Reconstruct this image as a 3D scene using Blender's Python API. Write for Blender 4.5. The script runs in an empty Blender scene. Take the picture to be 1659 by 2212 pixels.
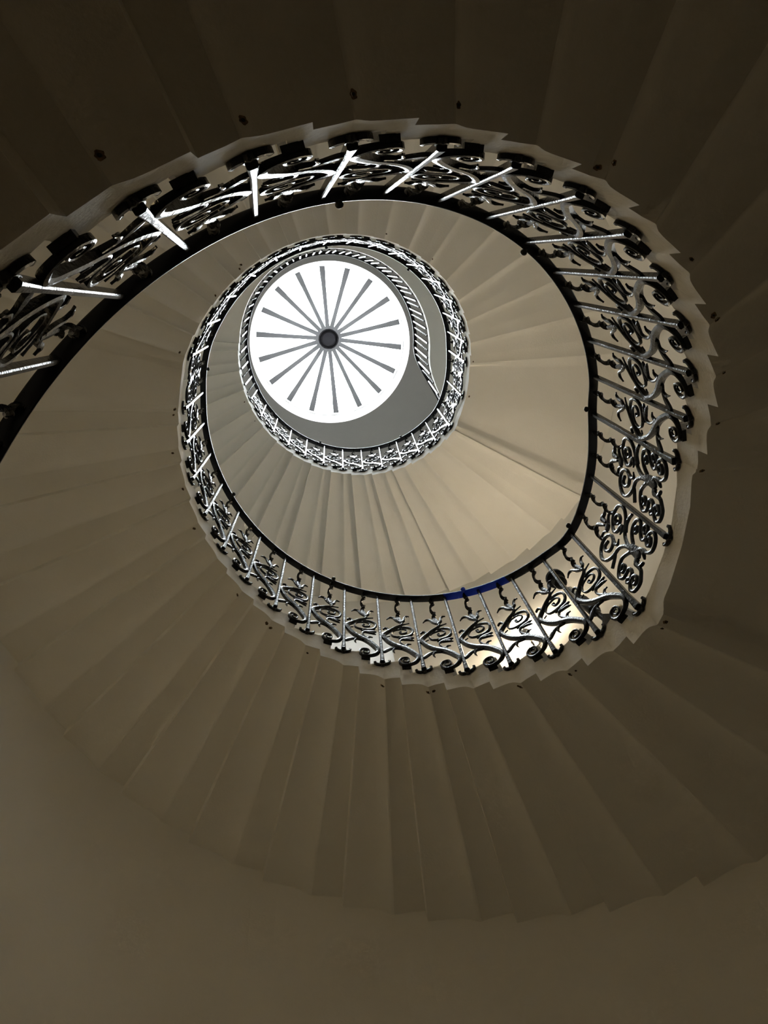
import bpy, math, random
import numpy as np
from mathutils import Vector, Matrix

S = bpy.context.scene
COL = S.collection
PI = math.pi

# ------------------------------------------------------------------ camera
CAM_POS = (-0.26943, -0.74401, -1.10099)
CAM_RV = (0.254288, -0.079335, -0.000076)      # rotation vector, world -> camera (x right, y down, z forward)
F_PX = 1962.07
def rot_from_vec(v):
    v = Vector(v); a = v.length
    return Matrix.Rotation(a, 3, v.normalized())
_R = rot_from_vec(CAM_RV)
cam_data = bpy.data.cameras.new('camera')
cam = bpy.data.objects.new('camera', cam_data)
COL.objects.link(cam)
M = Matrix.Identity(4)
for i in range(3):
    M[i][0] = _R[0][i]; M[i][1] = -_R[1][i]; M[i][2] = -_R[2][i]; M[i][3] = CAM_POS[i]
cam.matrix_world = M
cam_data.sensor_fit = 'HORIZONTAL'
cam_data.sensor_width = 36.0
cam_data.lens = F_PX / 1659.0 * 36.0
cam_data.clip_start = 0.02
S.camera = cam

# ------------------------------------------------------------------ sky, daylight, exposure
SKY = 31.0
world = bpy.data.worlds.new('overcast_sky'); S.world = world
world.use_nodes = True
bg = world.node_tree.nodes['Background']
bg.inputs['Color'].default_value = (0.93, 0.97, 1.0, 1)
bg.inputs['Strength'].default_value = SKY
# light portals: they only guide the sampling of the sky through the openings
def portal(name, loc, direction, sx, sy, shape='RECTANGLE'):
    d = bpy.data.lights.new(name, 'AREA'); d.shape = shape; d.size = sx
    if shape in ('RECTANGLE', 'ELLIPSE'): d.size_y = sy
    d.cycles.is_portal = True
    o = bpy.data.objects.new(name, d); COL.objects.link(o)
    o.location = loc
    o.rotation_euler = Vector(direction).to_track_quat('-Z', 'Y').to_euler()
    return o
portal('skylight_portal', (-0.02, 0.1, 11.40), (0, 0, -1), 2.06, 2.06, 'DISK')
S.view_settings.view_transform = 'Standard'
S.view_settings.look = 'None'
S.view_settings.gamma = 1.0
S.view_settings.use_curve_mapping = False
S.view_settings.exposure = 0.62
S.cycles.max_bounces = 8
S.cycles.diffuse_bounces = 6
S.cycles.glossy_bounces = 4
S.cycles.transparent_max_bounces = 8
S.cycles.sample_clamp_indirect = 0.0
S.cycles.use_denoising = True
S.cycles.use_adaptive_sampling = True
S.cycles.adaptive_threshold = 0.05
S.cycles.caustics_reflective = False
S.cycles.caustics_refractive = False

# ------------------------------------------------------------------ measured layout (metres, z up, axis of the stair at x = y = 0)
# per baluster post: angle and height of its foot, angle and height of its head
POSTS = [
    (2.9288, -0.4402, 2.8944, 0.4558), (3.1122, -0.2886, 3.0784, 0.597), (3.4265, -0.2828, 3.3928, 0.5928),
    (3.6101, -0.131, 3.5752, 0.7362), (3.7938, 0.0203, 3.7545, 0.8836), (3.9769, 0.1697, 3.9286, 1.0383),
    (4.1586, 0.3147, 4.1003, 1.2009), (4.3371, 0.4512, 4.2824, 1.371), (4.5138, 0.5905, 4.4695, 1.5373),
    (4.6948, 0.7322, 4.6566, 1.6948), (4.8744, 0.8713, 4.8421, 1.8424), (5.0585, 1.0019, 5.0276, 1.9823),
    (5.2407, 1.1352, 5.2093, 2.1219), (5.421, 1.275, 5.3864, 2.2638), (5.6022, 1.4175, 5.5634, 2.4059),
    (5.7832, 1.5677, 5.744, 2.5422), (5.9639, 1.7238, 5.9272, 2.6745), (6.1439, 1.8819, 6.1156, 2.8049),
    (6.4221, 1.8946, 6.4002, 2.803), (6.7043, 1.9028, 6.6851, 2.8064), (6.8894, 2.0577, 6.8737, 2.9478),
    (7.0755, 2.207, 7.0578, 3.0854), (7.2613, 2.3517, 7.2374, 3.226), (7.4455, 2.4974, 7.4143, 3.371),
    (7.6268, 2.6382, 7.5911, 3.5183), (7.8072, 2.7788, 7.7688, 3.6636), (7.9856, 2.9241, 7.9473, 3.8057),
    (8.1637, 3.0754, 8.1274, 3.9473), (8.3421, 3.2269, 8.3097, 4.0907), (8.5226, 3.3755, 8.4932, 4.2371),
    (8.7046, 3.5232, 8.6778, 4.3859), (8.8885, 3.6702, 8.8629, 4.5347), (9.0727, 3.8138, 9.0481, 4.6831),
    (9.2552, 3.9538, 9.233, 4.8311), (9.435, 4.0915, 9.4169, 4.9786), (9.7436, 4.0832, 9.7297, 4.9789),
    (9.9235, 4.2238, 9.9097, 5.1228), (10.1071, 4.3682, 10.0923, 5.267), (10.292, 4.5149, 10.2766, 5.4124),
    (10.4769, 4.6625, 10.459, 5.5589), (10.6613, 4.8105, 10.6385, 5.7067), (10.845, 4.9584, 10.8171, 5.856),
    (11.0285, 5.1065, 10.9951, 6.0069), (11.212, 5.2548, 11.174, 6.1592), (11.3959, 5.4037, 11.353, 6.3122),
    (11.5803, 5.5534, 11.5335, 6.4648), (11.7653, 5.7038, 11.7178, 6.6149), (11.9499, 5.8544, 11.9048, 6.7615),
    (12.1325, 6.004, 12.0931, 6.9038), (12.3136, 6.1515, 12.2803, 7.0423), (12.4928, 6.2963, 12.4646, 7.1782),
    (12.7694, 6.2931, 12.7435, 7.1678), (13.0455, 6.2878, 13.0182, 7.158), (13.2237, 6.4272, 13.1918, 7.2971),
    (13.402, 6.567, 13.3662, 7.4422), (13.5811, 6.708, 13.5432, 7.5941), (13.7605, 6.8509, 13.7234, 7.7515),
    (13.9404, 6.996, 13.9066, 7.912), (14.1209, 7.1428, 14.0923, 8.0729), (14.302, 7.2907, 14.2795, 8.2319),
    (14.4842, 7.439, 14.4673, 8.3869), (14.6676, 7.5874, 14.6545, 8.5373), (14.8522, 7.7362, 14.84, 8.683),
    (15.0382, 7.885, 15.0235, 8.8244), (15.2246, 8.0328, 15.2044, 8.9621), (15.4095, 8.1787, 15.3822, 9.0972),
    (15.5934, 8.3238, 15.559, 9.2315), (15.7771, 8.4686, 15.7357, 9.3659),
]
K0 = -4
STEP_A, STEP_H = 0.18188, 0.14593
R_FACE = 1.002          # free ends of the stone steps
R_WALL = 2.237          # inner face of the round wall
R_IRON = 0.984          # middle of the ironwork
Z_GROUND = -2.65
Z_CEIL = 10.6
WIDE = (-3, 13, 14, 30, 46, 47)     # bays on the landings
KL = -18                             # first post, at the foot of the stair
LAST = 60                            # last post of the flight
def foot(k):
    i = k - K0
    if i < 0: return POSTS[0][0] + STEP_A * i, POSTS[0][1] + STEP_H * i
    if i >= len(POSTS):
        j = i - len(POSTS) + 1
        return POSTS[-1][0] + STEP_A * j, POSTS[-1][1] + STEP_H * j
    return POSTS[i][0], POSTS[i][1]
def head(k):
    i = k - K0
    if i < 0: return POSTS[0][2] + STEP_A * i, POSTS[0][3] + STEP_H * i
    i = min(i, len(POSTS) - 1)
    return POSTS[i][2], POSTS[i][3]
def cyl(r, th, z): return (r * math.cos(th), r * math.sin(th), z)

# ------------------------------------------------------------------ helpers
def mesh_obj(name, verts, faces, mat, parent=None, smooth=False, mats=None, fmat=None):
    me = bpy.data.meshes.new(name)
    me.from_pydata([tuple(map(float, v)) for v in verts], [], faces)
    me.update()
    for m in ([mat] if mats is None else mats): me.materials.append(m)
    if fmat is not None:
        for p, i in zip(me.polygons, fmat): p.material_index = i
    if smooth:
        for p in me.polygons: p.use_smooth = True
    o = bpy.data.objects.new(name, me); COL.objects.link(o)
    if parent is not None: o.parent = parent
    return o
def empty(name, loc=(0, 0, 0)):
    o = bpy.data.objects.new(name, None); COL.objects.link(o); o.location = loc
    o.empty_display_size = 0.1
    return o
def tag(o, label, cat, group=None):
    o['label'] = label; o['category'] = cat
    if group: o['group'] = group
    return o
def struct(o, label=None, cat=None):
    o['kind'] = 'structure'
    if label: o['label'] = label; o['category'] = cat
    return o
class MB:
    """collects pieces into one mesh"""
    def __init__(s): s.v = []; s.f = []; s.m = []
    def add(s, v, f, m=0):
        n = len(s.v); s.v.extend(v); s.f.extend([tuple(i + n for i in q) for q in f]); s.m.extend([m] * len(f))
    def build(s, name, mat, parent=None, smooth=False, mats=None):
        return mesh_obj(name, s.v, s.f, mat, parent, smooth, mats, s.m if mats else None)
def loft(rings, cap=True, closed=True):
    """rings: list of equally long point loops"""
    n = len(rings[0]); v = [p for r in rings for p in r]; f = []
    for i in range(len(rings) - 1):
        for j in range(n if closed else n - 1):
            a = i * n + j; b = i * n + (j + 1) % n
            f.append((a, b, b + n, a + n))
    if cap and closed:
        f.append(tuple(reversed(range(n)))); e = (len(rings) - 1) * n
        f.append(tuple(range(e, e + n)))
    return v, f
def lathe(profile, loc, axis=(0, 0, 1), seg=20, cap=True):
    """profile: (radius, height) along axis"""
    q = Vector(axis).to_track_quat('Z', 'Y'); L = Vector(loc)
    rings = []
    for r, h in profile:
        rings.append([tuple(L + q @ Vector((r * math.cos(2 * PI * j / seg), r * math.sin(2 * PI * j / seg), h))) for j in range(seg)])
    return loft(rings, cap)
def box(a, b):
    (x0, y0, z0), (x1, y1, z1) = a, b
    v = [(x0,y0,z0),(x1,y0,z0),(x1,y1,z0),(x0,y1,z0),(x0,y0,z1),(x1,y0,z1),(x1,y1,z1),(x0,y1,z1)]
    return v, [(3,2,1,0),(4,5,6,7),(0,1,5,4),(1,2,6,5),(2,3,7,6),(3,0,4,7)]
def polar_box(r0, r1, t0, t1, z0, z1, n=1):
    rings = []
    for i in range(n + 1):
        t = t0 + (t1 - t0) * i / n
        rings.append([cyl(r0, t, z0), cyl(r1, t, z0), cyl(r1, t, z1), cyl(r0, t, z1)])
    return loft(rings)
def catmull(P, n):
    P = np.asarray(P, float)
    if len(P) == 2:
        t = np.linspace(0, 1, n + 1)[:, None]; return P[0] + (P[1] - P[0]) * t
    Q = np.vstack([2 * P[0] - P[1], P, 2 * P[-1] - P[-2]]); out = []
    for i in range(1, len(Q) - 2):
        for j in range(n):
            t = j / n
            out.append(0.5 * ((2 * Q[i]) + (-Q[i-1] + Q[i+1]) * t + (2*Q[i-1] - 5*Q[i] + 4*Q[i+1] - Q[i+2]) * t*t + (-Q[i-1] + 3*Q[i] - 3*Q[i+1] + Q[i+2]) * t**3))
    out.append(Q[-2]); return np.array(out)

# ------------------------------------------------------------------ materials
def new_mat(name):
    m = bpy.data.materials.new(name); m.use_nodes = True
    nt = m.node_tree; b = nt.nodes['Principled BSDF']
    return m, nt, b
def noise_col(nt, b, c0, c1, scale, detail=6, rough=0.6, pos=(0.35, 0.7)):
    tc = nt.nodes.new('ShaderNodeTexCoord'); n = nt.nodes.new('ShaderNodeTexNoise'); r = nt.nodes.new('ShaderNodeValToRGB')
    n.inputs['Scale'].default_value = scale; n.inputs['Detail'].default_value = detail; n.inputs['Roughness'].default_value = rough
    r.color_ramp.elements[0].color = (*c0, 1); r.color_ramp.elements[1].color = (*c1, 1)
    r.color_ramp.elements[0].position, r.color_ramp.elements[1].position = pos
    nt.links.new(tc.outputs['Object'], n.inputs['Vector']); nt.links.new(n.outputs['Fac'], r.inputs['Fac'])
    nt.links.new(r.outputs['Color'], b.inputs['Base Color'])
    return tc, n
def bump(nt, b, tc, scale, strength, dist=0.01, detail=4):
    n = nt.nodes.new('ShaderNodeTexNoise'); n.inputs['Scale'].default_value = scale; n.inputs['Detail'].default_value = detail
    u = nt.nodes.new('ShaderNodeBump'); u.inputs['Strength'].default_value = strength; u.inputs['Distance'].default_value = dist
    nt.links.new(tc.outputs['Object'], n.inputs['Vector']); nt.links.new(n.outputs['Fac'], u.inputs['Height']); nt.links.new(u.outputs['Normal'], b.inputs['Normal'])
def plaster(name, c0, c1, scale=1.5, bs=0.15, spec=0.25):
    m, nt, b = new_mat(name)
    tc, _ = noise_col(nt, b, c0, c1, scale)
    b.inputs['Roughness'].default_value = 0.75
    b.inputs['Specular IOR Level'].default_value = spec
    bump(nt, b, tc, 90, bs, 0.004)
    return m
WALL = plaster('wall_plaster', (0.800, 0.785, 0.740), (0.830, 0.815, 0.775), 1.2)
STONE = plaster('painted_stone', (0.785, 0.77, 0.72), (0.825, 0.81, 0.765), 2.2, 0.25)
EDGE = plaster('worn_step_end', (0.80, 0.785, 0.74), (0.90, 0.885, 0.845), 14.0, 0.5)
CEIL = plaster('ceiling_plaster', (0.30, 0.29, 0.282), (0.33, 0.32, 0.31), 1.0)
FLOOR = plaster('floor_stone', (0.12, 0.085, 0.05), (0.15, 0.11, 0.07), 3.0)
def metal_paint(name, col, rough0, rough1, bs, scale=60):
    m, nt, b = new_mat(name)
    b.inputs['Base Color'].default_value = (*col, 1)
    b.inputs['Specular IOR Level'].default_value = 0.24
    tc = nt.nodes.new('ShaderNodeTexCoord'); n = nt.nodes.new('ShaderNodeTexNoise'); mr = nt.nodes.new('ShaderNodeMapRange')
    n.inputs['Scale'].default_value = scale; n.inputs['Detail'].default_value = 5
    mr.inputs['To Min'].default_value = rough0; mr.inputs['To Max'].default_value = rough1
    nt.links.new(tc.outputs['Object'], n.inputs['Vector']); nt.links.new(n.outputs['Fac'], mr.inputs['Value']); nt.links.new(mr.outputs['Result'], b.inputs['Roughness'])
    bump(nt, b, tc, scale * 1.6, bs, 0.004, 3)
    return m
IRON = metal_paint('black_gloss_ironwork', (0.010, 0.011, 0.013), 0.12, 0.34, 0.45, 55)
RAIL = metal_paint('black_rail_paint', (0.010, 0.010, 0.011), 0.22, 0.40, 0.12, 40)
BLUE = metal_paint('blue_tape', (0.012, 0.050, 0.62), 0.3, 0.5, 0.2, 50)
BLACK = metal_paint('black_plastic', (0.014, 0.014, 0.015), 0.35, 0.5, 0.05)
CHROME, _nt, _b = new_mat('chrome'); _b.inputs['Metallic'].default_value = 1; _b.inputs['Base Color'].default_value = (0.75, 0.74, 0.72, 1); _b.inputs['Roughness'].default_value = 0.18
RIBM = metal_paint('grey_painted_rib', (0.13, 0.128, 0.133), 0.5, 0.7, 0.05)
HUBM = metal_paint('dark_hub_paint', (0.012, 0.011, 0.014), 0.6, 0.8, 0.05)
WOODW = plaster('white_window_paint', (0.78, 0.77, 0.74), (0.8, 0.79, 0.76), 5.0)
RUST, _nt, _b = new_mat('rust_stain'); _tc, _n = noise_col(_nt, _b, (0.03, 0.018, 0.01), (0.30, 0.20, 0.11), 55, 4); _b.inputs['Roughness'].default_value = 0.9
HOLE, _nt, _b = new_mat('dark_bolt'); _b.inputs['Base Color'].default_value = (0.012, 0.010, 0.009, 1); _b.inputs['Roughness'].default_value = 0.8
GLASS, _nt, _b = new_mat('window_glass')
_tr = _nt.nodes.new('ShaderNodeBsdfTransparent'); _tr.inputs['Color'].default_value = (0.93, 0.95, 0.95, 1)
_gl = _nt.nodes.new('ShaderNodeBsdfGlossy'); _gl.inputs['Roughness'].default_value = 0.05
_mx = _nt.nodes.new('ShaderNodeMixShader'); _mx.inputs['Fac'].default_value = 0.05
_nt.links.new(_tr.outputs[0], _mx.inputs[1]); _nt.links.new(_gl.outputs[0], _mx.inputs[2]); _nt.links.new(_mx.outputs[0], _nt.nodes['Material Output'].inputs['Surface'])
def blind_mat(name, t):
    m, nt, b = new_mat(name)
    b.inputs['Base Color'].default_value = (0.7, 0.69, 0.68, 1); b.inputs['Roughness'].default_value = 0.9
    tl_ = nt.nodes.new('ShaderNodeBsdfTranslucent'); tl_.inputs['Color'].default_value = (t, t, t, 1)
    ad = nt.nodes.new('ShaderNodeAddShader')
    nt.links.new(b.outputs[0], ad.inputs[0]); nt.links.new(tl_.outputs[0], ad.inputs[1]); nt.links.new(ad.outputs[0], nt.nodes['Material Output'].inputs['Surface'])
    return m
BLIND = blind_mat('white_roller_blind', 0.085)
FILL_BLIND2 = blind_mat('fill_blind_upper', 0.12)  # blind of the added half-landing window, passes its fill daylight
FILL_BLIND3 = blind_mat('fill_blind_lower', 0.14)  # blind of the added window by the first landing
TREADTOP = plaster('grey_tread_stone', (0.52, 0.51, 0.48), (0.60, 0.585, 0.555), 6.0)
BOARDS = plaster('dark_landing_floor', (0.07, 0.05, 0.035), (0.10, 0.075, 0.05), 5.0)
def opal(name, strength, col=(1.0, 0.82, 0.58, 1)):
    m, nt, b = new_mat(name)
    b.inputs['Base Color'].default_value = (0.9, 0.85, 0.75, 1)
    b.inputs['Emission Color'].default_value = col; b.inputs['Emission Strength'].default_value = strength
    return m
OPAL = opal('lit_opal_glass', 46.0)
FILL_OPAL2 = opal('fill_lamp_opal', 17.0, (1.0, 0.74, 0.40, 1))  # glow of the unseen lamp added above the lowest steps
FILL_OPAL3 = opal('low_fill_lamp_opal', 5.0, (1.0, 0.70, 0.36, 1))  # glow of the unseen lamp added at ground level

# ------------------------------------------------------------------ the round stairwell
WINDOWS = ((1.405, 1.695, 4.75, 6.20), (3.10, 3.42, 4.90, 6.40), (5.85, 6.15, 2.75, 4.15))  # second and third openings are unseen, added to let in fill light
def wall_with_openings():
    ts = sorted(set([round(i * 2 * PI / 120, 5) for i in range(120)] + [t for w in WINDOWS for t in w[:2]]))
    ts.append(2 * PI)
    zs = sorted([Z_GROUND, Z_CEIL, 1.5, 3.2, 8.0, 9.3] + [z for w in WINDOWS for z in w[2:]])
    mb = MB(); RO = R_WALL + 0.30
    def hole(t, z):
        return any(w[0] < t < w[1] and w[2] < z < w[3] for w in WINDOWS)
    for i in range(len(ts) - 1):
        for j in range(len(zs) - 1):
            t0, t1, z0, z1 = ts[i], ts[i + 1], zs[j], zs[j + 1]
            if hole((t0 + t1) / 2, (z0 + z1) / 2): continue
            mb.add([cyl(R_WALL, t0, z0), cyl(R_WALL, t1, z0), cyl(R_WALL, t1, z1), cyl(R_WALL, t0, z1)], [(3, 2, 1, 0)])
            mb.add([cyl(RO, t0, z0), cyl(RO, t1, z0), cyl(RO, t1, z1), cyl(RO, t0, z1)], [(0, 1, 2, 3)])
    for (t0, t1, z0, z1) in WINDOWS:
        tt = [t for t in ts if t0 <= t <= t1]
        for a, b in zip(tt[:-1], tt[1:]):
            for z in (z0, z1):
                mb.add([cyl(R_WALL, a, z), cyl(R_WALL, b, z), cyl(RO, b, z), cyl(RO, a, z)], [(0, 1, 2, 3)])
        for t in (t0, t1):
            mb.add([cyl(R_WALL, t, z0), cyl(RO, t, z0), cyl(RO, t, z1), cyl(R_WALL, t, z1)], [(0, 1, 2, 3)])
    return mb.build('wall_round', WALL)
wall = struct(wall_with_openings(), 'tall round plastered stairwell wall', 'wall')
v, f = lathe([(0.001, Z_GROUND - 0.2), (R_WALL + 0.3, Z_GROUND - 0.2), (R_WALL + 0.3, Z_GROUND), (0.001, Z_GROUND)], (0, 0, 0), seg=64, cap=False)
floor_o = struct(mesh_obj('floor', v, f, FLOOR), 'stone floor at the foot of the stairwell', 'floor')

# ceiling with the round opening of the skylight
OC = (-0.025, 0.090); OR = 1.013
LZ = 11.45; LC = (-0.021, 0.112); LR = 1.006
def ceiling():
    mb = MB(); n = 96
    def ring(r, c, z): return [(c[0] + r * math.cos(2*PI*j/n), c[1] + r * math.sin(2*PI*j/n), z) for j in range(n)]
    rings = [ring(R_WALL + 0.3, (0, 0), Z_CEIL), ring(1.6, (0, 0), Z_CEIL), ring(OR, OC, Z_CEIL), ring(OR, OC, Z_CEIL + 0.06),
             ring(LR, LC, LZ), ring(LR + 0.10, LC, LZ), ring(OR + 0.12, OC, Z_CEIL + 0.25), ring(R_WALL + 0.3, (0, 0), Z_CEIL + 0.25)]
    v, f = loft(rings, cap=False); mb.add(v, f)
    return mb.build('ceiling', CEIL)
struct(ceiling(), 'plain ceiling around the round skylight opening', 'ceiling')

# skylight: hub, eighteen ribs, eighteen panes
sky = empty('skylight', (LC[0], LC[1], LZ))
tag(sky, 'round glazed skylight with grey ribs meeting at a dark central hub', 'skylight')
HZ = 0.42                                # hub above the ring
v, f = lathe([(0.0005, HZ - 0.09), (0.085, HZ - 0.09), (0.125, HZ - 0.06), (0.15, HZ - 0.055), (0.158, HZ - 0.03), (0.158, HZ + 0.05), (0.0005, HZ + 0.08)], (0, 0, 0), seg=36, cap=False)
hub = mesh_obj('hub', v, f, HUBM, sky)
for i in range(18):
    a = math.radians(-95.3 + 20 * i + 10)
    v, f = lathe([(0.011, -0.004), (0.011, 0.004)], (0.14 * math.cos(a), 0.14 * math.sin(a), HZ - 0.062), seg=8); mesh_obj('bolt', v, f, HUBM, hub)
NR = 18
for i in range(NR):
    a = math.radians(-95.3 + 20 * i); c, s = math.cos(a), math.sin(a)
    rings = []
    for q in range(9):
        t = q / 8; r = 0.12 + (LR - 0.02 - 0.12) * t; z = HZ - 0.02 - (HZ - 0.035) * t
        w = 0.027 + 0.009 * abs(t - 0.35); h = 0.055
        if t > 0.84: w += 0.005
        rings.append([(r * c - y * s, r * s + y * c, z + dz) for y, dz in ((-w, -h), (w, -h), (w, 0), (-w, 0))])
    v, f = loft(rings); rib = mesh_obj('rib', v, f, RIBM, sky)
    rings = []
    for r, z, hh in ((0.12, HZ - 0.06, 0.10), (0.26, HZ - 0.10, 0.02)):
        w = 0.034 if r < 0.2 else 0.024
        rings.append([(r * c - y * s, r * s + y * c, z + dz) for y, dz in ((-w, -hh * 0.2), (w, -hh * 0.2), (w, hh * 0.6), (-w, hh * 0.6))])
    v, f = loft(rings); mesh_obj('rib_shoe', v, f, HUBM, rib)
    a1 = math.radians(-95.3 + 20 * (i + 1))
    v = []
    for aa, r, z in ((a, 0.15, HZ), (a1, 0.15, HZ), (a1, LR + 0.05, 0.03), (a, LR + 0.05, 0.03)):
        v.append((r * math.cos(aa), r * math.sin(aa), z)); 
    v += [(x, y, z + 0.008) for x, y, z in v]
    mesh_obj('pane', v, [(3, 2, 1, 0), (4, 5, 6, 7), (0, 1, 5, 4), (1, 2, 6, 5), (2, 3, 7, 6), (3, 0, 4, 7)], GLASS, sky)

# ------------------------------------------------------------------ stone steps
stair = empty('spiral_staircase', (0, 0, 0))
tag(stair, 'cantilevered pale stone spiral staircase winding up the round well', 'staircase')
def soffit(k, d):
    """underside of one step block: (fraction of its span, height above the foot of post k)"""
    h = foot(k + 1)[1] - foot(k)[1]
    if k in WIDE:
        pts = [(0, -0.140), (0.04, -0.136), (0.10, -0.108), (0.18, -0.100)] if (k - 1) not in WIDE else [(0, -0.100)]
        if (k + 1) in WIDE: pts += [(0.5, -0.100), (1, -0.100 + h)]
        else: pts += [(0.5, -0.100), (1 - 0.085 / d, -0.100), (1 - 0.073 / d, -0.107), (1 - 0.055 / d, -0.130), (1 - 0.04 / d, -0.143), (1, -0.143)]
        return pts
    return [(0, -0.148), (0.02, -0.147), (0.05, -0.140), (0.10, -0.124), (0.16, -0.109), (0.24, -0.098), (0.34, -0.090), (0.46, -0.085), (0.612, -0.081),
            (0.618, -0.081), (0.626, -0.006), (0.70, -0.004), (0.85, -0.001), (1, h - 0.148)]
N_R = [R_FACE, R_FACE + 0.006, 1.10, 1.4, 1.8, R_WALL]
TREAD = 0.170
rs = random.Random(4)
def make_step(k):
    t0, z0 = foot(k); t1, z1 = foot(k + 1); d = t1 - t0; g = 0.00005
    wide = k in WIDE; wide_prev = (k - 1) in WIDE
    prof = [(t0 + g + (d - 2 * g) * fr, z0 + dz) for fr, dz in soffit(k, d)]
    # upper side, from the far end back to the near end
    top = z0 + TREAD
    rz = 0.066; no = 0.016
    if wide: top = z0 + TREAD - (0.146 if True else 0)
    up = [(t1 - g, top), ]
    nsub = max(1, int(d / 0.07))
    if wide:
        for i in range(1, nsub): up.append((t1 - g - (d - 2 * g) * i / nsub, top))
        up.append((t0 + g, top))
    else:
        up += [(t0 + d * 0.7, top), (t0 + rz - no, top), (t0 + rz - no - 0.003, top - 0.012), (t0 + rz - no, top - 0.034), (t0 + rz, top - 0.040), (t0 + rz, z0 + TREAD - STEP_H), (t0 + g, z0 + TREAD - STEP_H)]
    loop = [(t, max(z, Z_GROUND + 0.001)) for t, z in prof + up]
    n = len(loop); rings = []
    for r in N_R: rings.append([cyl(r, t, z) for t, z in loop])
    v, f = loft(rings, cap=True)
    npf = len(prof)
    fm = [(2 if npf <= (i % n) < n - 1 else 0) for i in range(len(f) - 2)] + [1, 0]
    me_o = mesh_obj('step', v, f, None, stair, True, mats=[STONE, EDGE, TREADTOP], fmat=fm)
    me_o.data.set_sharp_from_angle(angle=math.radians(35))
    # iron dowel with its rust stain under the free end, where two steps meet
    if 0 <= k <= 34 or rs.random() < 0.3:
        r = R_FACE + rs.uniform(0.018, 0.04); tb = t0 + rs.uniform(0.006, 0.016) if rs.random() < 0.4 else t1 - rs.uniform(0.008, 0.020)
        zb = np.interp(tb, [p[0] for p in prof], [p[1] for p in prof])
        ph = rs.uniform(0, 6); R1 = rs.uniform(0.004, 0.008); mb = MB()
        ring = [(R1 * (1 + 0.18 * math.sin(2 * a + ph) + 0.12 * math.sin(5 * a + 2 * ph))) for a in [2 * PI * j / 18 for j in range(18)]]
        def P(rad, a, dz):
            rr = r + rad * math.cos(a); tt = tb + rad * math.sin(a) / r
            tt = min(max(tt, t0 + 2 * g), t1 - 2 * g); rr = max(rr, R_FACE + 0.001)
            return cyl(rr, tt, np.interp(tt, [p[0] for p in prof], [p[1] for p in prof]) + dz)
        lo = [P(q, 2 * PI * j / 18, -0.0007) for j, q in enumerate(ring)]
        mb.add(lo + [P(0, 0, -0.001)], [(j, (j + 1) % 18, 18) for j in range(18)], 0)
        b0 = [P(0.003, 2 * PI * j / 10, -0.0005) for j in range(10)]; b1 = [P(0.0027, 2 * PI * j / 10, -0.003) for j in range(10)]
        v2, f2 = loft([b0, b1]); mb.add(v2, f2, 1)
        mb.build('rusty_dowel', None, me_o, mats=[RUST, HOLE])
    return me_o
for k in range(KL - 1, 63): make_step(k)

# ------------------------------------------------------------------ upper landing
TL0 = foot(63)[0]; Z_L0, Z_L1 = 8.405, 8.53
T_END = 4 * PI + 2 * PI + 0.62
def land_r(th):
    a = th - 6 * PI                      # flare away from the well at the end
    return R_FACE - 0.002 + (0.0 if a < 0.02 else 2.05 * max(0.0, a - 0.02) ** 2.35)
def land_rail_r(th):
    a = th - 6 * PI
    return 0.962 + (0.0 if a < 0.02 else 2.7 * max(0.0, a - 0.02) ** 2.35)
def land_c(th):
    """the landing ring sits a little off the axis of the flight"""
    s = min(1.0, max(0.0, (th - TL0) / 0.8)); return (-0.034 * s, -0.012 * s)
mb = MB(); rings = []
n = 90
for i in range(n + 1):
    th = TL0 + 0.001 + (T_END - TL0 - 0.001) * i / n
    r0 = min(land_r(th), R_WALL - 0.02); c = land_c(th)
    rings.append([(c[0] + r0 * math.cos(th), c[1] + r0 * math.sin(th), Z_L0), cyl(R_WALL, th, Z_L0), cyl(R_WALL, th, Z_L1), (c[0] + r0 * math.cos(th), c[1] + r0 * math.sin(th), Z_L1)])
v, f = loft(rings)
mb.v, mb.f, mb.m = v, f, [(1 if (i % 4) == 2 else 0) for i in range(len(f) - 2)] + [0, 0]
struct(mb.build('floor_upper_landing', None, mats=[STONE, BOARDS]), 'pale underside of the top landing ring', 'landing')

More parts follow.
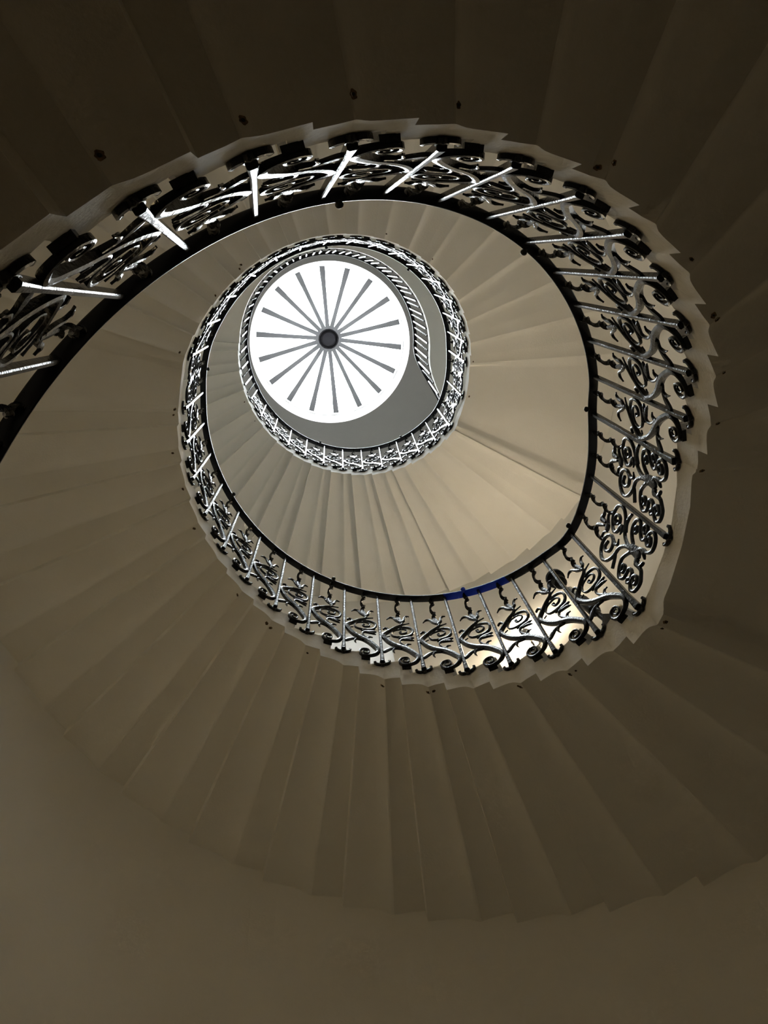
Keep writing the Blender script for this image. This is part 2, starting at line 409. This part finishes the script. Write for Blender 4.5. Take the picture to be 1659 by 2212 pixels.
# ------------------------------------------------------------------ ironwork of the flight
# scroll outlines of one bay: (place across the bay, height in the bay, bar width in metres)
PN = {
    'main': [(0.38, 0.092, 0.0051), (0.428, 0.093, 0.0053), (0.48, 0.072, 0.0057), (0.447, 0.051, 0.0061), (0.355, 0.063, 0.0065), (0.32, 0.09, 0.007), (0.364, 0.113, 0.0074), (0.47, 0.102, 0.0082), (0.553, 0.071, 0.009), (0.567, 0.035, 0.0098), (0.487, 0.015, 0.0102), (0.359, 0.027, 0.0106), (0.199, 0.062, 0.0119), (0.1, 0.107, 0.0153), (0.096, 0.147, 0.0205), (0.174, 0.18, 0.0229), (0.306, 0.219, 0.0229), (0.453, 0.241, 0.0229), (0.619, 0.257, 0.0215), (0.778, 0.287, 0.0194), (0.882, 0.327, 0.0188), (0.922, 0.367, 0.018), (0.853, 0.406, 0.016), (0.722, 0.455, 0.0135), (0.578, 0.509, 0.0119), (0.424, 0.553, 0.0106), (0.348, 0.591, 0.009)],
    'loop': [(0.461, 0.52, 0.0061), (0.286, 0.535, 0.0092), (0.154, 0.527, 0.0102), (0.098, 0.495, 0.0106), (0.135, 0.449, 0.0112), (0.245, 0.412, 0.0143), (0.396, 0.389, 0.0123), (0.525, 0.355, 0.0041)],
    'spiral': [(0.337, 0.397, 0.0123), (0.534, 0.38, 0.0082), (0.663, 0.383, 0.0074), (0.702, 0.414, 0.007), (0.624, 0.462, 0.0065), (0.482, 0.491, 0.0061), (0.337, 0.504, 0.0061), (0.256, 0.484, 0.007), (0.309, 0.451, 0.0074), (0.429, 0.434, 0.007), (0.476, 0.453, 0.007), (0.407, 0.464, 0.007)],
    'leafR': [(0.329, 0.254, 0.0123), (0.428, 0.276, 0.0092), (0.482, 0.307, 0.0086), (0.456, 0.342, 0.0102), (0.361, 0.365, 0.0194), (0.229, 0.382, 0.0164), (0.099, 0.395, 0.0029)],
    'leafR2': [(0.38, 0.356, 0.0123), (0.232, 0.362, 0.0112), (0.118, 0.356, 0.0029)],
    'curl': [(0.363, 0.26, 0.0102), (0.298, 0.294, 0.007), (0.208, 0.302, 0.0029)],
    'leafL': [(0.481, 0.221, 0.0082), (0.609, 0.217, 0.0102), (0.732, 0.202, 0.0143), (0.837, 0.175, 0.0225), (0.933, 0.14, 0.0174), (0.989, 0.13, 0.0041)],
    'leafL2': [(0.652, 0.21, 0.0082), (0.697, 0.18, 0.0092), (0.666, 0.153, 0.0029)],
    'curlF': [(0.766, 0.429, 0.0102), (0.778, 0.473, 0.0094), (0.838, 0.484, 0.0082), (0.91, 0.459, 0.007)],
    'twig': [(0.825, 0.355, 0.0041), (0.733, 0.377, 0.0025)],
    'twigT': [(0.401, 0.566, 0.007), (0.29, 0.584, 0.0053), (0.164, 0.603, 0.0025)],
    'petL': [(0.427, 0.607, 0.0123), (0.522, 0.631, 0.0143), (0.601, 0.662, 0.0102), (0.695, 0.659, 0.0074), (0.79, 0.62, 0.0029)],
    'petR': [(0.401, 0.604, 0.0123), (0.305, 0.639, 0.0153), (0.285, 0.675, 0.0112), (0.225, 0.707, 0.007), (0.145, 0.709, 0.0025)],
    'petC': [(0.381, 0.594, 0.0123), (0.433, 0.638, 0.0225), (0.469, 0.688, 0.0123)],
}
PW = {
    'S1': [(0.466, 0.283, 0.01), (0.455, 0.343, 0.0092), (0.383, 0.393, 0.0092), (0.253, 0.421, 0.0092), (0.151, 0.445, 0.0092), (0.077, 0.48, 0.0092), (0.065, 0.52, 0.0092), (0.105, 0.557, 0.0092), (0.183, 0.577, 0.0092), (0.282, 0.583, 0.0092), (0.376, 0.564, 0.0092), (0.442, 0.536, 0.0092), (0.457, 0.503, 0.0096), (0.408, 0.48, 0.0111), (0.342, 0.469, 0.0121), (0.312, 0.455, 0.0111), (0.364, 0.44, 0.008), (0.436, 0.445, 0.0028)],
    'E1': [(0.36, 0.526, 0.008), (0.312, 0.551, 0.008), (0.246, 0.549, 0.008), (0.206, 0.525, 0.008), (0.233, 0.495, 0.008), (0.302, 0.488, 0.008), (0.335, 0.509, 0.008), (0.285, 0.524, 0.008)],
    'S2': [(0.478, 0.279, 0.0121), (0.504, 0.342, 0.0121), (0.557, 0.383, 0.0111), (0.617, 0.407, 0.0096), (0.72, 0.421, 0.0096), (0.805, 0.442, 0.0096), (0.879, 0.475, 0.0096), (0.904, 0.512, 0.0096), (0.875, 0.55, 0.0096), (0.808, 0.58, 0.0096), (0.733, 0.594, 0.0096), (0.638, 0.589, 0.0096), (0.569, 0.565, 0.0096), (0.535, 0.529, 0.0096), (0.565, 0.495, 0.0096), (0.618, 0.48, 0.0096), (0.702, 0.48, 0.0096), (0.757, 0.498, 0.0096), (0.772, 0.527, 0.0096), (0.739, 0.55, 0.0096), (0.683, 0.548, 0.0096), (0.639, 0.54, 0.0096)],
    'L2': [(0.559, 0.497, 0.008), (0.597, 0.46, 0.0121), (0.571, 0.431, 0.0088), (0.496, 0.441, 0.0028)],
    'B3': [(0.346, 0.39, 0.008), (0.24, 0.408, 0.0084), (0.142, 0.4, 0.0092), (0.064, 0.378, 0.008)],
    'B4': [(0.699, 0.414, 0.0068), (0.766, 0.4, 0.008), (0.84, 0.388, 0.0092), (0.89, 0.378, 0.008)],
    'S5a': [(0.405, 0.28, 0.0092), (0.324, 0.319, 0.0092), (0.227, 0.337, 0.0092), (0.121, 0.327, 0.0092), (0.063, 0.299, 0.0092), (0.08, 0.268, 0.0092), (0.173, 0.251, 0.0092), (0.25, 0.225, 0.0092), (0.263, 0.199, 0.0092), (0.211, 0.179, 0.0092), (0.132, 0.178, 0.0092), (0.063, 0.187, 0.0092), (0.054, 0.208, 0.0092), (0.099, 0.223, 0.0092), (0.156, 0.217, 0.0092), (0.166, 0.196, 0.0092)],
    'E5': [(0.261, 0.29, 0.0084), (0.231, 0.308, 0.0084), (0.18, 0.305, 0.0084), (0.158, 0.291, 0.0084), (0.215, 0.284, 0.0084), (0.244, 0.289, 0.0084)],
    'S5b': [(0.4, 0.207, 0.0121), (0.359, 0.166, 0.0092), (0.366, 0.125, 0.0092), (0.302, 0.089, 0.0092), (0.206, 0.078, 0.0092), (0.117, 0.088, 0.0092), (0.068, 0.111, 0.0092), (0.081, 0.139, 0.0092), (0.132, 0.159, 0.0092), (0.215, 0.168, 0.01), (0.271, 0.15, 0.01), (0.269, 0.126, 0.01), (0.213, 0.121, 0.01), (0.16, 0.137, 0.01), (0.184, 0.153, 0.01)],
    'P5': [(0.372, 0.182, 0.0121), (0.404, 0.153, 0.0121), (0.453, 0.125, 0.006)],
    'S6': [(0.52, 0.28, 0.0121), (0.599, 0.31, 0.0092), (0.679, 0.332, 0.0092), (0.768, 0.327, 0.0092), (0.849, 0.308, 0.0092), (0.905, 0.283, 0.0092), (0.905, 0.255, 0.0092), (0.853, 0.234, 0.0092), (0.781, 0.231, 0.0092), (0.719, 0.227, 0.0092), (0.698, 0.209, 0.0092), (0.732, 0.183, 0.0092), (0.795, 0.18, 0.0092), (0.834, 0.197, 0.0092), (0.88, 0.187, 0.0092), (0.859, 0.167, 0.0092)],
    'E6': [(0.831, 0.272, 0.0084), (0.784, 0.262, 0.0084), (0.725, 0.276, 0.0084), (0.731, 0.296, 0.0084), (0.784, 0.297, 0.0084), (0.811, 0.284, 0.0084)],
    'S6b': [(0.518, 0.19, 0.0221), (0.581, 0.188, 0.0181), (0.594, 0.15, 0.0121), (0.612, 0.118, 0.0092), (0.675, 0.096, 0.0092), (0.737, 0.08, 0.0092), (0.821, 0.081, 0.0092), (0.897, 0.097, 0.0092), (0.918, 0.127, 0.0092), (0.87, 0.152, 0.0092), (0.793, 0.165, 0.0092), (0.732, 0.155, 0.0104), (0.715, 0.129, 0.0104), (0.777, 0.112, 0.0104), (0.827, 0.125, 0.0104), (0.786, 0.145, 0.0104)],
    'P6': [(0.578, 0.144, 0.01), (0.539, 0.131, 0.0111), (0.499, 0.124, 0.008)],
    'CE': [(0.464, 0.304, 0.0181), (0.455, 0.258, 0.0382), (0.465, 0.208, 0.0402), (0.519, 0.184, 0.0241)],
    'CE2': [(0.514, 0.267, 0.0201), (0.446, 0.22, 0.0241), (0.371, 0.189, 0.0121)],
    'bulb': [(0.417, 0.616, 0.0121), (0.477, 0.605, 0.0281), (0.529, 0.596, 0.0141)],
    'petA': [(0.442, 0.641, 0.0121), (0.431, 0.703, 0.0221), (0.358, 0.692, 0.0121), (0.303, 0.708, 0.0032)],
    'petB': [(0.488, 0.643, 0.01), (0.537, 0.702, 0.0181), (0.576, 0.732, 0.0121), (0.645, 0.719, 0.008)],
    'stA': [(0.645, 0.719, 0.0072), (0.681, 0.683, 0.0068), (0.682, 0.64, 0.0068), (0.663, 0.588, 0.0068)],
    'stB': [(0.536, 0.593, 0.0068), (0.586, 0.625, 0.006), (0.663, 0.63, 0.006)],
    'stC': [(0.235, 0.588, 0.0068), (0.296, 0.635, 0.0068), (0.363, 0.632, 0.0068), (0.417, 0.616, 0.008)],
}
iron = empty('stair_balustrade', (0, 0, 0))
tag(iron, 'black wrought iron balustrade with tulip scrolls winding up the stair', 'balustrade')
def bay_map(k):
    b0, b1, h0, h1 = foot(k), foot(k + 1), head(k), head(k + 1)
    def fn(u, t):
        bt = b0[0] + (b1[0] - b0[0]) * u; bz = b0[1] + (b1[1] - b0[1]) * u
        ht = h0[0] + (h1[0] - h0[0]) * u; hz = h0[1] + (h1[1] - h0[1]) * u
        return bt + (ht - bt) * t, bz + (hz - bz) * t
    return fn
def ribbon(mb, pts, fn, n=5, depth=0.011, ridge=0.0006, r0=R_IRON, ws=1.02):
    """flat bar bent in the plane of the bay; pts are (u, t, width)"""
    C = np.array([(fn(u, t)[0] * r0, fn(u, t)[1], w) for u, t, w in pts])
    C = catmull(C, n); xy = C[:, :2]; w = np.maximum(C[:, 2] * ws, 0.0020)
    T = np.gradient(xy, axis=0); T /= np.maximum(np.linalg.norm(T, axis=1), 1e-9)[:, None]
    N = np.c_[-T[:, 1], T[:, 0]]
    dp = np.minimum(depth, np.maximum(0.006, w * 1.3)) / 2
    rings = []
    for i in range(len(C)):
        p, q, wi, di = xy[i], N[i], w[i] / 2, dp[i]
        ring = []
        for o, dr in ((-1, -di * 0.85), (0, -di - ridge * min(1, wi / 0.006)), (1, -di * 0.85), (0.9, di), (-0.9, di)):
            s, z = p + q * wi * o
            ring.append(cyl(r0 + dr, s / r0, z))
        rings.append(ring)
    v, f = loft(rings); mb.add(v, f)
def twisted(mb, fn, p0, p1, turns, w=0.021, d=0.009, n=14, r0=R_IRON):
    A = fn(*p0); B = fn(*p1); rings = []
    m = max(8, int(turns * n))
    for i in range(m + 1):
        q = i / m; th = A[0] + (B[0] - A[0]) * q; z = A[1] + (B[1] - A[1]) * q; a = PI / 2 + 2 * PI * turns * q
        c, s = math.cos(a), math.sin(a); ring = []; em = min(1, 8 * q, 8 * (1 - q))
        for x, y in ((-w/2, -d/2), (w/2, -d/2), (w/2, d/2), (-w/2, d/2)):
            xx, yy = x * c - y * s, x * s + y * c
            ring.append(cyl(r0 + yy - 0.005 * c * em, th + (xx + 0.008 * s * em) / r0, z))
        rings.append(ring)
    v, f = loft(rings); mb.add(v, f)
def make_post(k, thick=False):
    b, h = foot(k), head(k)
    w = 0.0090 if thick else 0.0073; d = 0.0095
    mb = MB(); rings = []
    hz = h[1] + 0.004
    for q in range(9):
        t = q / 8; th = b[0] + (h[0] - b[0]) * t; z = b[1] + (hz - b[1]) * t
        ww = w * (1.45 if q == 0 else 1.0)
        rings.append([cyl(R_IRON + dr, th + dx / R_IRON, z) for dx, dr in ((-ww, -d * 0.7), (-ww * 0.6, -d), (ww * 0.6, -d), (ww, -d * 0.7), (ww, d), (-ww, d))])
    v, f = loft(rings); mb.add(v, f)
    post = mb.build('post', IRON, iron)
    # fleur-shaped foot fixed to the end of the step
    fm = MB()
    fn = lambda u, t: (b[0] + u / R_IRON, b[1] + t)
    for s in (-1, 1):
        ribbon(fm, [(0, 0.004, 0.022), (0.014 * s, -0.004, 0.018), (0.027 * s, 0.002, 0.013), (0.035 * s, 0.017, 0.010), (0.030 * s, 0.025, 0.008)], fn, 4, 0.012, 0.001, R_IRON + 0.010)
    ribbon(fm, [(0, 0.030, 0.016), (0, 0.008, 0.026), (0, -0.010, 0.024), (0, -0.026, 0.004)], fn, 4, 0.014, 0.002, R_IRON + 0.009)
    fm.build('post_foot', IRON, post)
    return post
for k in range(KL, LAST + 1): make_post(k, k in (13, 15, 46, 48))
def make_bay(k):
    fn = bay_map(k); D = PW if k in WIDE else PN
    mb = MB()
    if k in WIDE:
        for nm in ('S1', 'E1', 'S2', 'B3', 'B4', 'S5a', 'E5', 'S5b', 'S6', 'E6', 'S6b', 'stA', 'stB', 'stC'): ribbon(mb, D[nm], fn, 4, 0.012, 0.0006, R_IRON, 1.25)
        p = mb.build('scroll_panel', IRON, iron)
        for nm in ('L2', 'P5', 'P6', 'CE', 'CE2'):
            lf = MB(); ribbon(lf, D[nm], fn, 4, 0.012, 0.0008); lf.build('leaf', IRON, p)
        tu = MB()
        for nm in ('bulb', 'petA', 'petB'): ribbon(tu, D[nm], fn, 4, 0.013, 0.0008)
        tu.build('tulip', IRON, p)
        for a, b in (((0.29, 1.0), (0.244, 0.60)), ((0.645, 1.0), (0.663, 0.60))):
            tw = MB(); twisted(tw, fn, a, b, 2.2); tw.build('twisted_bar', IRON, p)
        return
    ribbon(mb, D['main'], fn, 4, 0.018, 0.0008)
    for nm in ('loop', 'spiral', 'twig', 'twigT', 'curl'): ribbon(mb, D[nm], fn, 4)
    v, f = [], []
    t0, z0 = fn(0.42, 0.03); hw = 0.020                       # socket block under the lower scroll
    rings = []
    for dz in (-0.022, 0.004):
        rings.append([cyl(r, t0 + s * hw / R_IRON, z0 + dz + s * 0.004) for s, r in ((-1, R_IRON + 0.003), (1, R_IRON + 0.003), (1, R_FACE), (-1, R_FACE))])
    v, f = loft(rings); mb.add(v, f)
    p = mb.build('scroll_panel', IRON, iron)
    for nm in ('leafR', 'leafR2', 'leafL', 'leafL2', 'curlF'):
        lf = MB(); ribbon(lf, D[nm], fn, 4, 0.010, 0.0008); lf.build('leaf', IRON, p)
    tu = MB()
    for nm in ('petL', 'petR', 'petC'): ribbon(tu, D[nm], fn, 4, 0.010, 0.0008)
    tu.build('tulip', IRON, p)
    tw = MB(); twisted(tw, fn, (0.408, 1.0), (0.464, 0.69), 1.8); tw.build('twisted_bar', IRON, p)
for k in range(KL, LAST): make_bay(k)

# handrail
RAIL_W, RAIL_H = 0.040, 0.015
def rail_section(c, e, z):
    """c: centre point (x, y); e: outward unit vector"""
    out = []
    for dr, dz in ((-0.5, 0.15), (-0.42, 0.0), (0.42, 0.0), (0.5, 0.15), (0.5, 0.6), (0.36, 0.95), (-0.36, 0.95), (-0.5, 0.6)):
        out.append((c[0] + e[0] * dr * RAIL_W, c[1] + e[1] * dr * RAIL_W, z + dz * RAIL_H))
    return out
HK = np.array([head(k) for k in range(KL, LAST + 1)])
fine = catmull(HK, 8)
rings = [rail_section((0.982 * math.cos(t), 0.982 * math.sin(t)), (math.cos(t), math.sin(t)), z) for t, z in fine]
v, f = loft(rings)
hr = mesh_obj('handrail', v, f, RAIL, iron)
# blue tape wrapped round two bays of the rail
i0, i1 = (17 - KL) * 8 + 1, (19 - KL) * 8
rings = []
for t, z in fine[i0:i1 + 1]:
    e = (math.cos(t), math.sin(t)); base = rail_section((0.982 * e[0], 0.982 * e[1]), e, z)
    m = Vector((0.982 * e[0], 0.982 * e[1], z + RAIL_H * 0.5))
    rings.append([tuple(m + (Vector(p) - m) * 1.035) for p in base])
v, f = loft(rings); mesh_obj('blue_tape', v, f, BLUE, hr)
# studs on the well side of the rail
def fine_at(th):
    i = int(np.argmin(abs(fine[:, 0] - th))); return fine[i]
for th in (4.516, 5.233, 6.088, 2 * PI + 0.382, 2 * PI + 1.023, 2 * PI + 1.735, 2 * PI + 2.49, 2 * PI + 3.3, 2 * PI + 4.55, 2 * PI + 5.3, 4 * PI + 0.9, 4 * PI + 1.75):
    t, z = fine_at(th); e = (-math.cos(t), -math.sin(t), 0.0)
    p = (0.967 * math.cos(t), 0.967 * math.sin(t), z + RAIL_H * 0.35)
    v, f = lathe([(0.006, -0.002), (0.0075, 0.003), (0.011, 0.007), (0.0125, 0.013), (0.010, 0.019), (0.005, 0.022), (0.0008, 0.0225)], p, e, 14)
    mesh_obj('rail_stud', v, f, BLUE if abs(th - 2 * PI - 1.023) < 0.01 else RAIL, hr, True)

# ------------------------------------------------------------------ balustrade of the top landing
tl = empty('landing_balustrade', (0, 0, Z_L1))
tag(tl, 'ring of plain and twisted iron bars around the top landing', 'balustrade')
def tl_obj(o): o.location = (0, 0, -Z_L1); return o
TH60, Z60 = foot(LAST); TT60, ZT60 = head(LAST)
def sstep(x): x = min(1, max(0, x)); return x * x * (3 - 2 * x)
def tl_base(th):
    s = sstep((th - TH60) / 0.75); c = land_c(th); r = (R_IRON if s < 1 else R_IRON) + (land_r(th) - R_FACE + 0.002)
    return Vector((c[0] + r * math.cos(th), c[1] + r * math.sin(th), Z60 - 0.02 + (Z_L1 - 0.06 - Z60 + 0.02) * s))
def tl_top(th):
    s = sstep((th - TT60) / 0.9); c = (-0.035 * s, -0.03 * s); r = 0.976 + (land_rail_r(th) - 0.976) * s
    return Vector((c[0] + r * math.cos(th), c[1] + r * math.sin(th), ZT60 + (9.45 - ZT60) * s))
E_T = 6 * PI + 0.50
rings = []
N = 140
for i in range(N + 1):
    th = TT60 + (E_T - TT60) * i / N; p = tl_top(th); q = tl_top(th + 0.002) - p
    e = Vector((q.y, -q.x, 0)).normalized()
    rings.append(rail_section((p.x, p.y), e, p.z))
v, f = loft(rings); tl_obj(mesh_obj('handrail', v, f, RAIL, tl))
nb = int((E_T - TH60) / 0.0775)
def bar_between(A, B, w, d, turns=0.0, a0=0.0):
    ax = (B - A); rad = Vector((A.x, A.y, 0)).normalized(); tan = Vector((-rad.y, rad.x, 0)); m = 2 if turns == 0 else int(turns * 8)
    rings = []
    for i in range(m + 1):
        q = i / m; P = A + ax * q; a = a0 + 2 * PI * turns * q; c, s = math.cos(a), math.sin(a)
        rings.append([tuple(P + tan * (x * c - y * s) + rad * (x * s + y * c)) for x, y in ((-w/2, -d/2), (w/2, -d/2), (w/2, d/2), (-w/2, d/2))])
    return loft(rings)
for i in range(1, nb + 1):
    th = TH60 + 0.0775 * i
    A, B = tl_base(th), tl_top(th - 0.02)
    if i % 2 == 0: v, f = bar_between(A, B, 0.017, 0.017); nm = 'straight_bar'
    else: v, f = bar_between(A, B, 0.017, 0.008, 5.0); nm = 'twisted_bar'
    tl_obj(mesh_obj(nm, v, f, IRON, tl))

# ------------------------------------------------------------------ windows in the round wall: one visible, two unseen ones added for fill
def make_window(name, w, label, blind):
    t0, t1, z0, z1 = w
    win = struct(empty(name, cyl(R_WALL + 0.2, (t0 + t1) / 2, z0)), label, 'window')
    wb = Vector(win.location)
    def part(nm, v, f, mat): return mesh_obj(nm, [tuple(Vector(p) - wb) for p in v], f, mat, win)
    fr = MB(); bw = 0.022
    for a, b, za, zb in ((t0, t0 + bw, z0, z1), (t1 - bw, t1, z0, z1), (t0 + bw, t1 - bw, z0, z0 + 0.06), (t0 + bw, t1 - bw, z1 - 0.05, z1)):
        v, f = polar_box(R_WALL + 0.18, R_WALL + 0.225, a, b, za, zb, 2); fr.add(v, f)
    part('window_frame', fr.v, fr.f, WOODW)
    v, f = polar_box(R_WALL + 0.20, R_WALL + 0.206, t0 + bw, t1 - bw, z0 + 0.06, z1 - 0.05, 3); part('pane', v, f, GLASS)
    v, f = polar_box(R_WALL + 0.010, R_WALL + 0.012, t0, t1, z0, z1, 3); part('roller_blind', v, f, blind)
    pm = (t0 + t1) / 2
    portal('window_portal', cyl(R_WALL + 0.26, pm, (z0 + z1) / 2), (-math.cos(pm), -math.sin(pm), 0), (t1 - t0) * 2.3, z1 - z0)
make_window('window_1', WINDOWS[0], 'bright window with white blind behind the lower railing', BLIND)
make_window('fill_window_2', WINDOWS[1], 'unseen fill window with white blind, added above the half landing', FILL_BLIND2)  # hidden from the camera, added to bring neutral daylight to the middle soffits
make_window('fill_window_3', WINDOWS[2], 'unseen fill window with white blind, added beside the first landing', FILL_BLIND3)  # hidden from the camera, added to brighten the second flight's underside

# ------------------------------------------------------------------ warm wall lamp, and two unseen ones added as fill light
def make_wall_lamp(LT, LZ2, label, opal):
    lamp = empty('wall_lamp', cyl(R_WALL, LT, LZ2))
    tag(lamp, label, 'lamp', 'globe wall lamps')
    inw = Vector((-math.cos(LT), -math.sin(LT), 0))
    def part(name, vf, mat): return mesh_obj(name, vf[0], vf[1], mat, lamp, True)
    part('back_plate', lathe([(0.001, 0.001), (0.055, 0.001), (0.055, 0.010), (0.035, 0.018), (0.001, 0.02)], (0, 0, -0.13), inw, 24, False), CHROME)
    part('arm', lathe([(0.010, 0.015), (0.010, 0.12)], (0, 0, -0.13), inw, 12), CHROME)
    part('cup', lathe([(0.012, -0.03), (0.035, -0.01), (0.04, 0.02)], tuple(inw * 0.12 + Vector((0, 0, -0.11))), (0, 0, 1), 20), CHROME)
    gl = [(0.085 * math.sin(PI * i / 12) + 0.0005, -0.085 * math.cos(PI * i / 12)) for i in range(13)]
    part('globe', lathe(gl, tuple(inw * 0.12), (0, 0, 1), 24, False), opal)
make_wall_lamp(0.945, 4.98, 'glowing warm globe wall lamp seen through the lower railing', OPAL)
make_wall_lamp(3.30, 1.15, 'unseen warm globe fill lamp, added above the lowest steps of the stair', FILL_OPAL2)  # out of view, added to throw warm light from the left
make_wall_lamp(3.38, -0.80, 'unseen dim warm globe fill lamp, added low on the ground floor wall', FILL_OPAL3)  # out of view, added to graze the nearest soffit from low left

# ------------------------------------------------------------------ small pole lamp standing on a step behind the ironwork
th_a, th_b = 2 * PI + 0.560, 2 * PI + 0.622
base_z = foot(15)[1] + TREAD
A = Vector(cyl(1.052, th_a, base_z + 0.001)); B = Vector(cyl(1.052, th_b, 2.855))
dev = empty('spot_lamp', tuple(A))
tag(dev, 'small black and chrome spot lamp with disc head behind the landing scrolls', 'lamp')
ax = (B - A); L = ax.length; ax.normalize()
def dev_part(name, prof, mat, a=ax, loc=(0, 0, 0), seg=20): 
    v, f = lathe(prof, loc, a, seg); return mesh_obj(name, v, f, mat, dev)
v, f = box((-0.028, -0.028, 0.0), (0.028, 0.028, 0.10)); mesh_obj('base_block', v, f, BLACK, dev)
dev_part('pole', [(0.012, 0.06), (0.012, L * 0.60)], BLACK)
dev_part('body', [(0.020, L * 0.30), (0.026, L * 0.32), (0.026, L * 0.50), (0.020, L * 0.52)], BLACK)
dev_part('sleeve', [(0.018, L * 0.55), (0.018, L * 0.72)], CHROME)
dev_part('neck', [(0.006, L * 0.70), (0.006, L * 0.93)], CHROME)
dev_part('collar', [(0.018, L * 0.86), (0.030, L * 0.88), (0.030, L * 0.95), (0.018, L * 0.97)], BLACK)
dev_part('disc_head', [(0.020, L * 0.965), (0.044, L * 0.97), (0.044, L * 1.0), (0.020, L * 1.005)], BLACK)
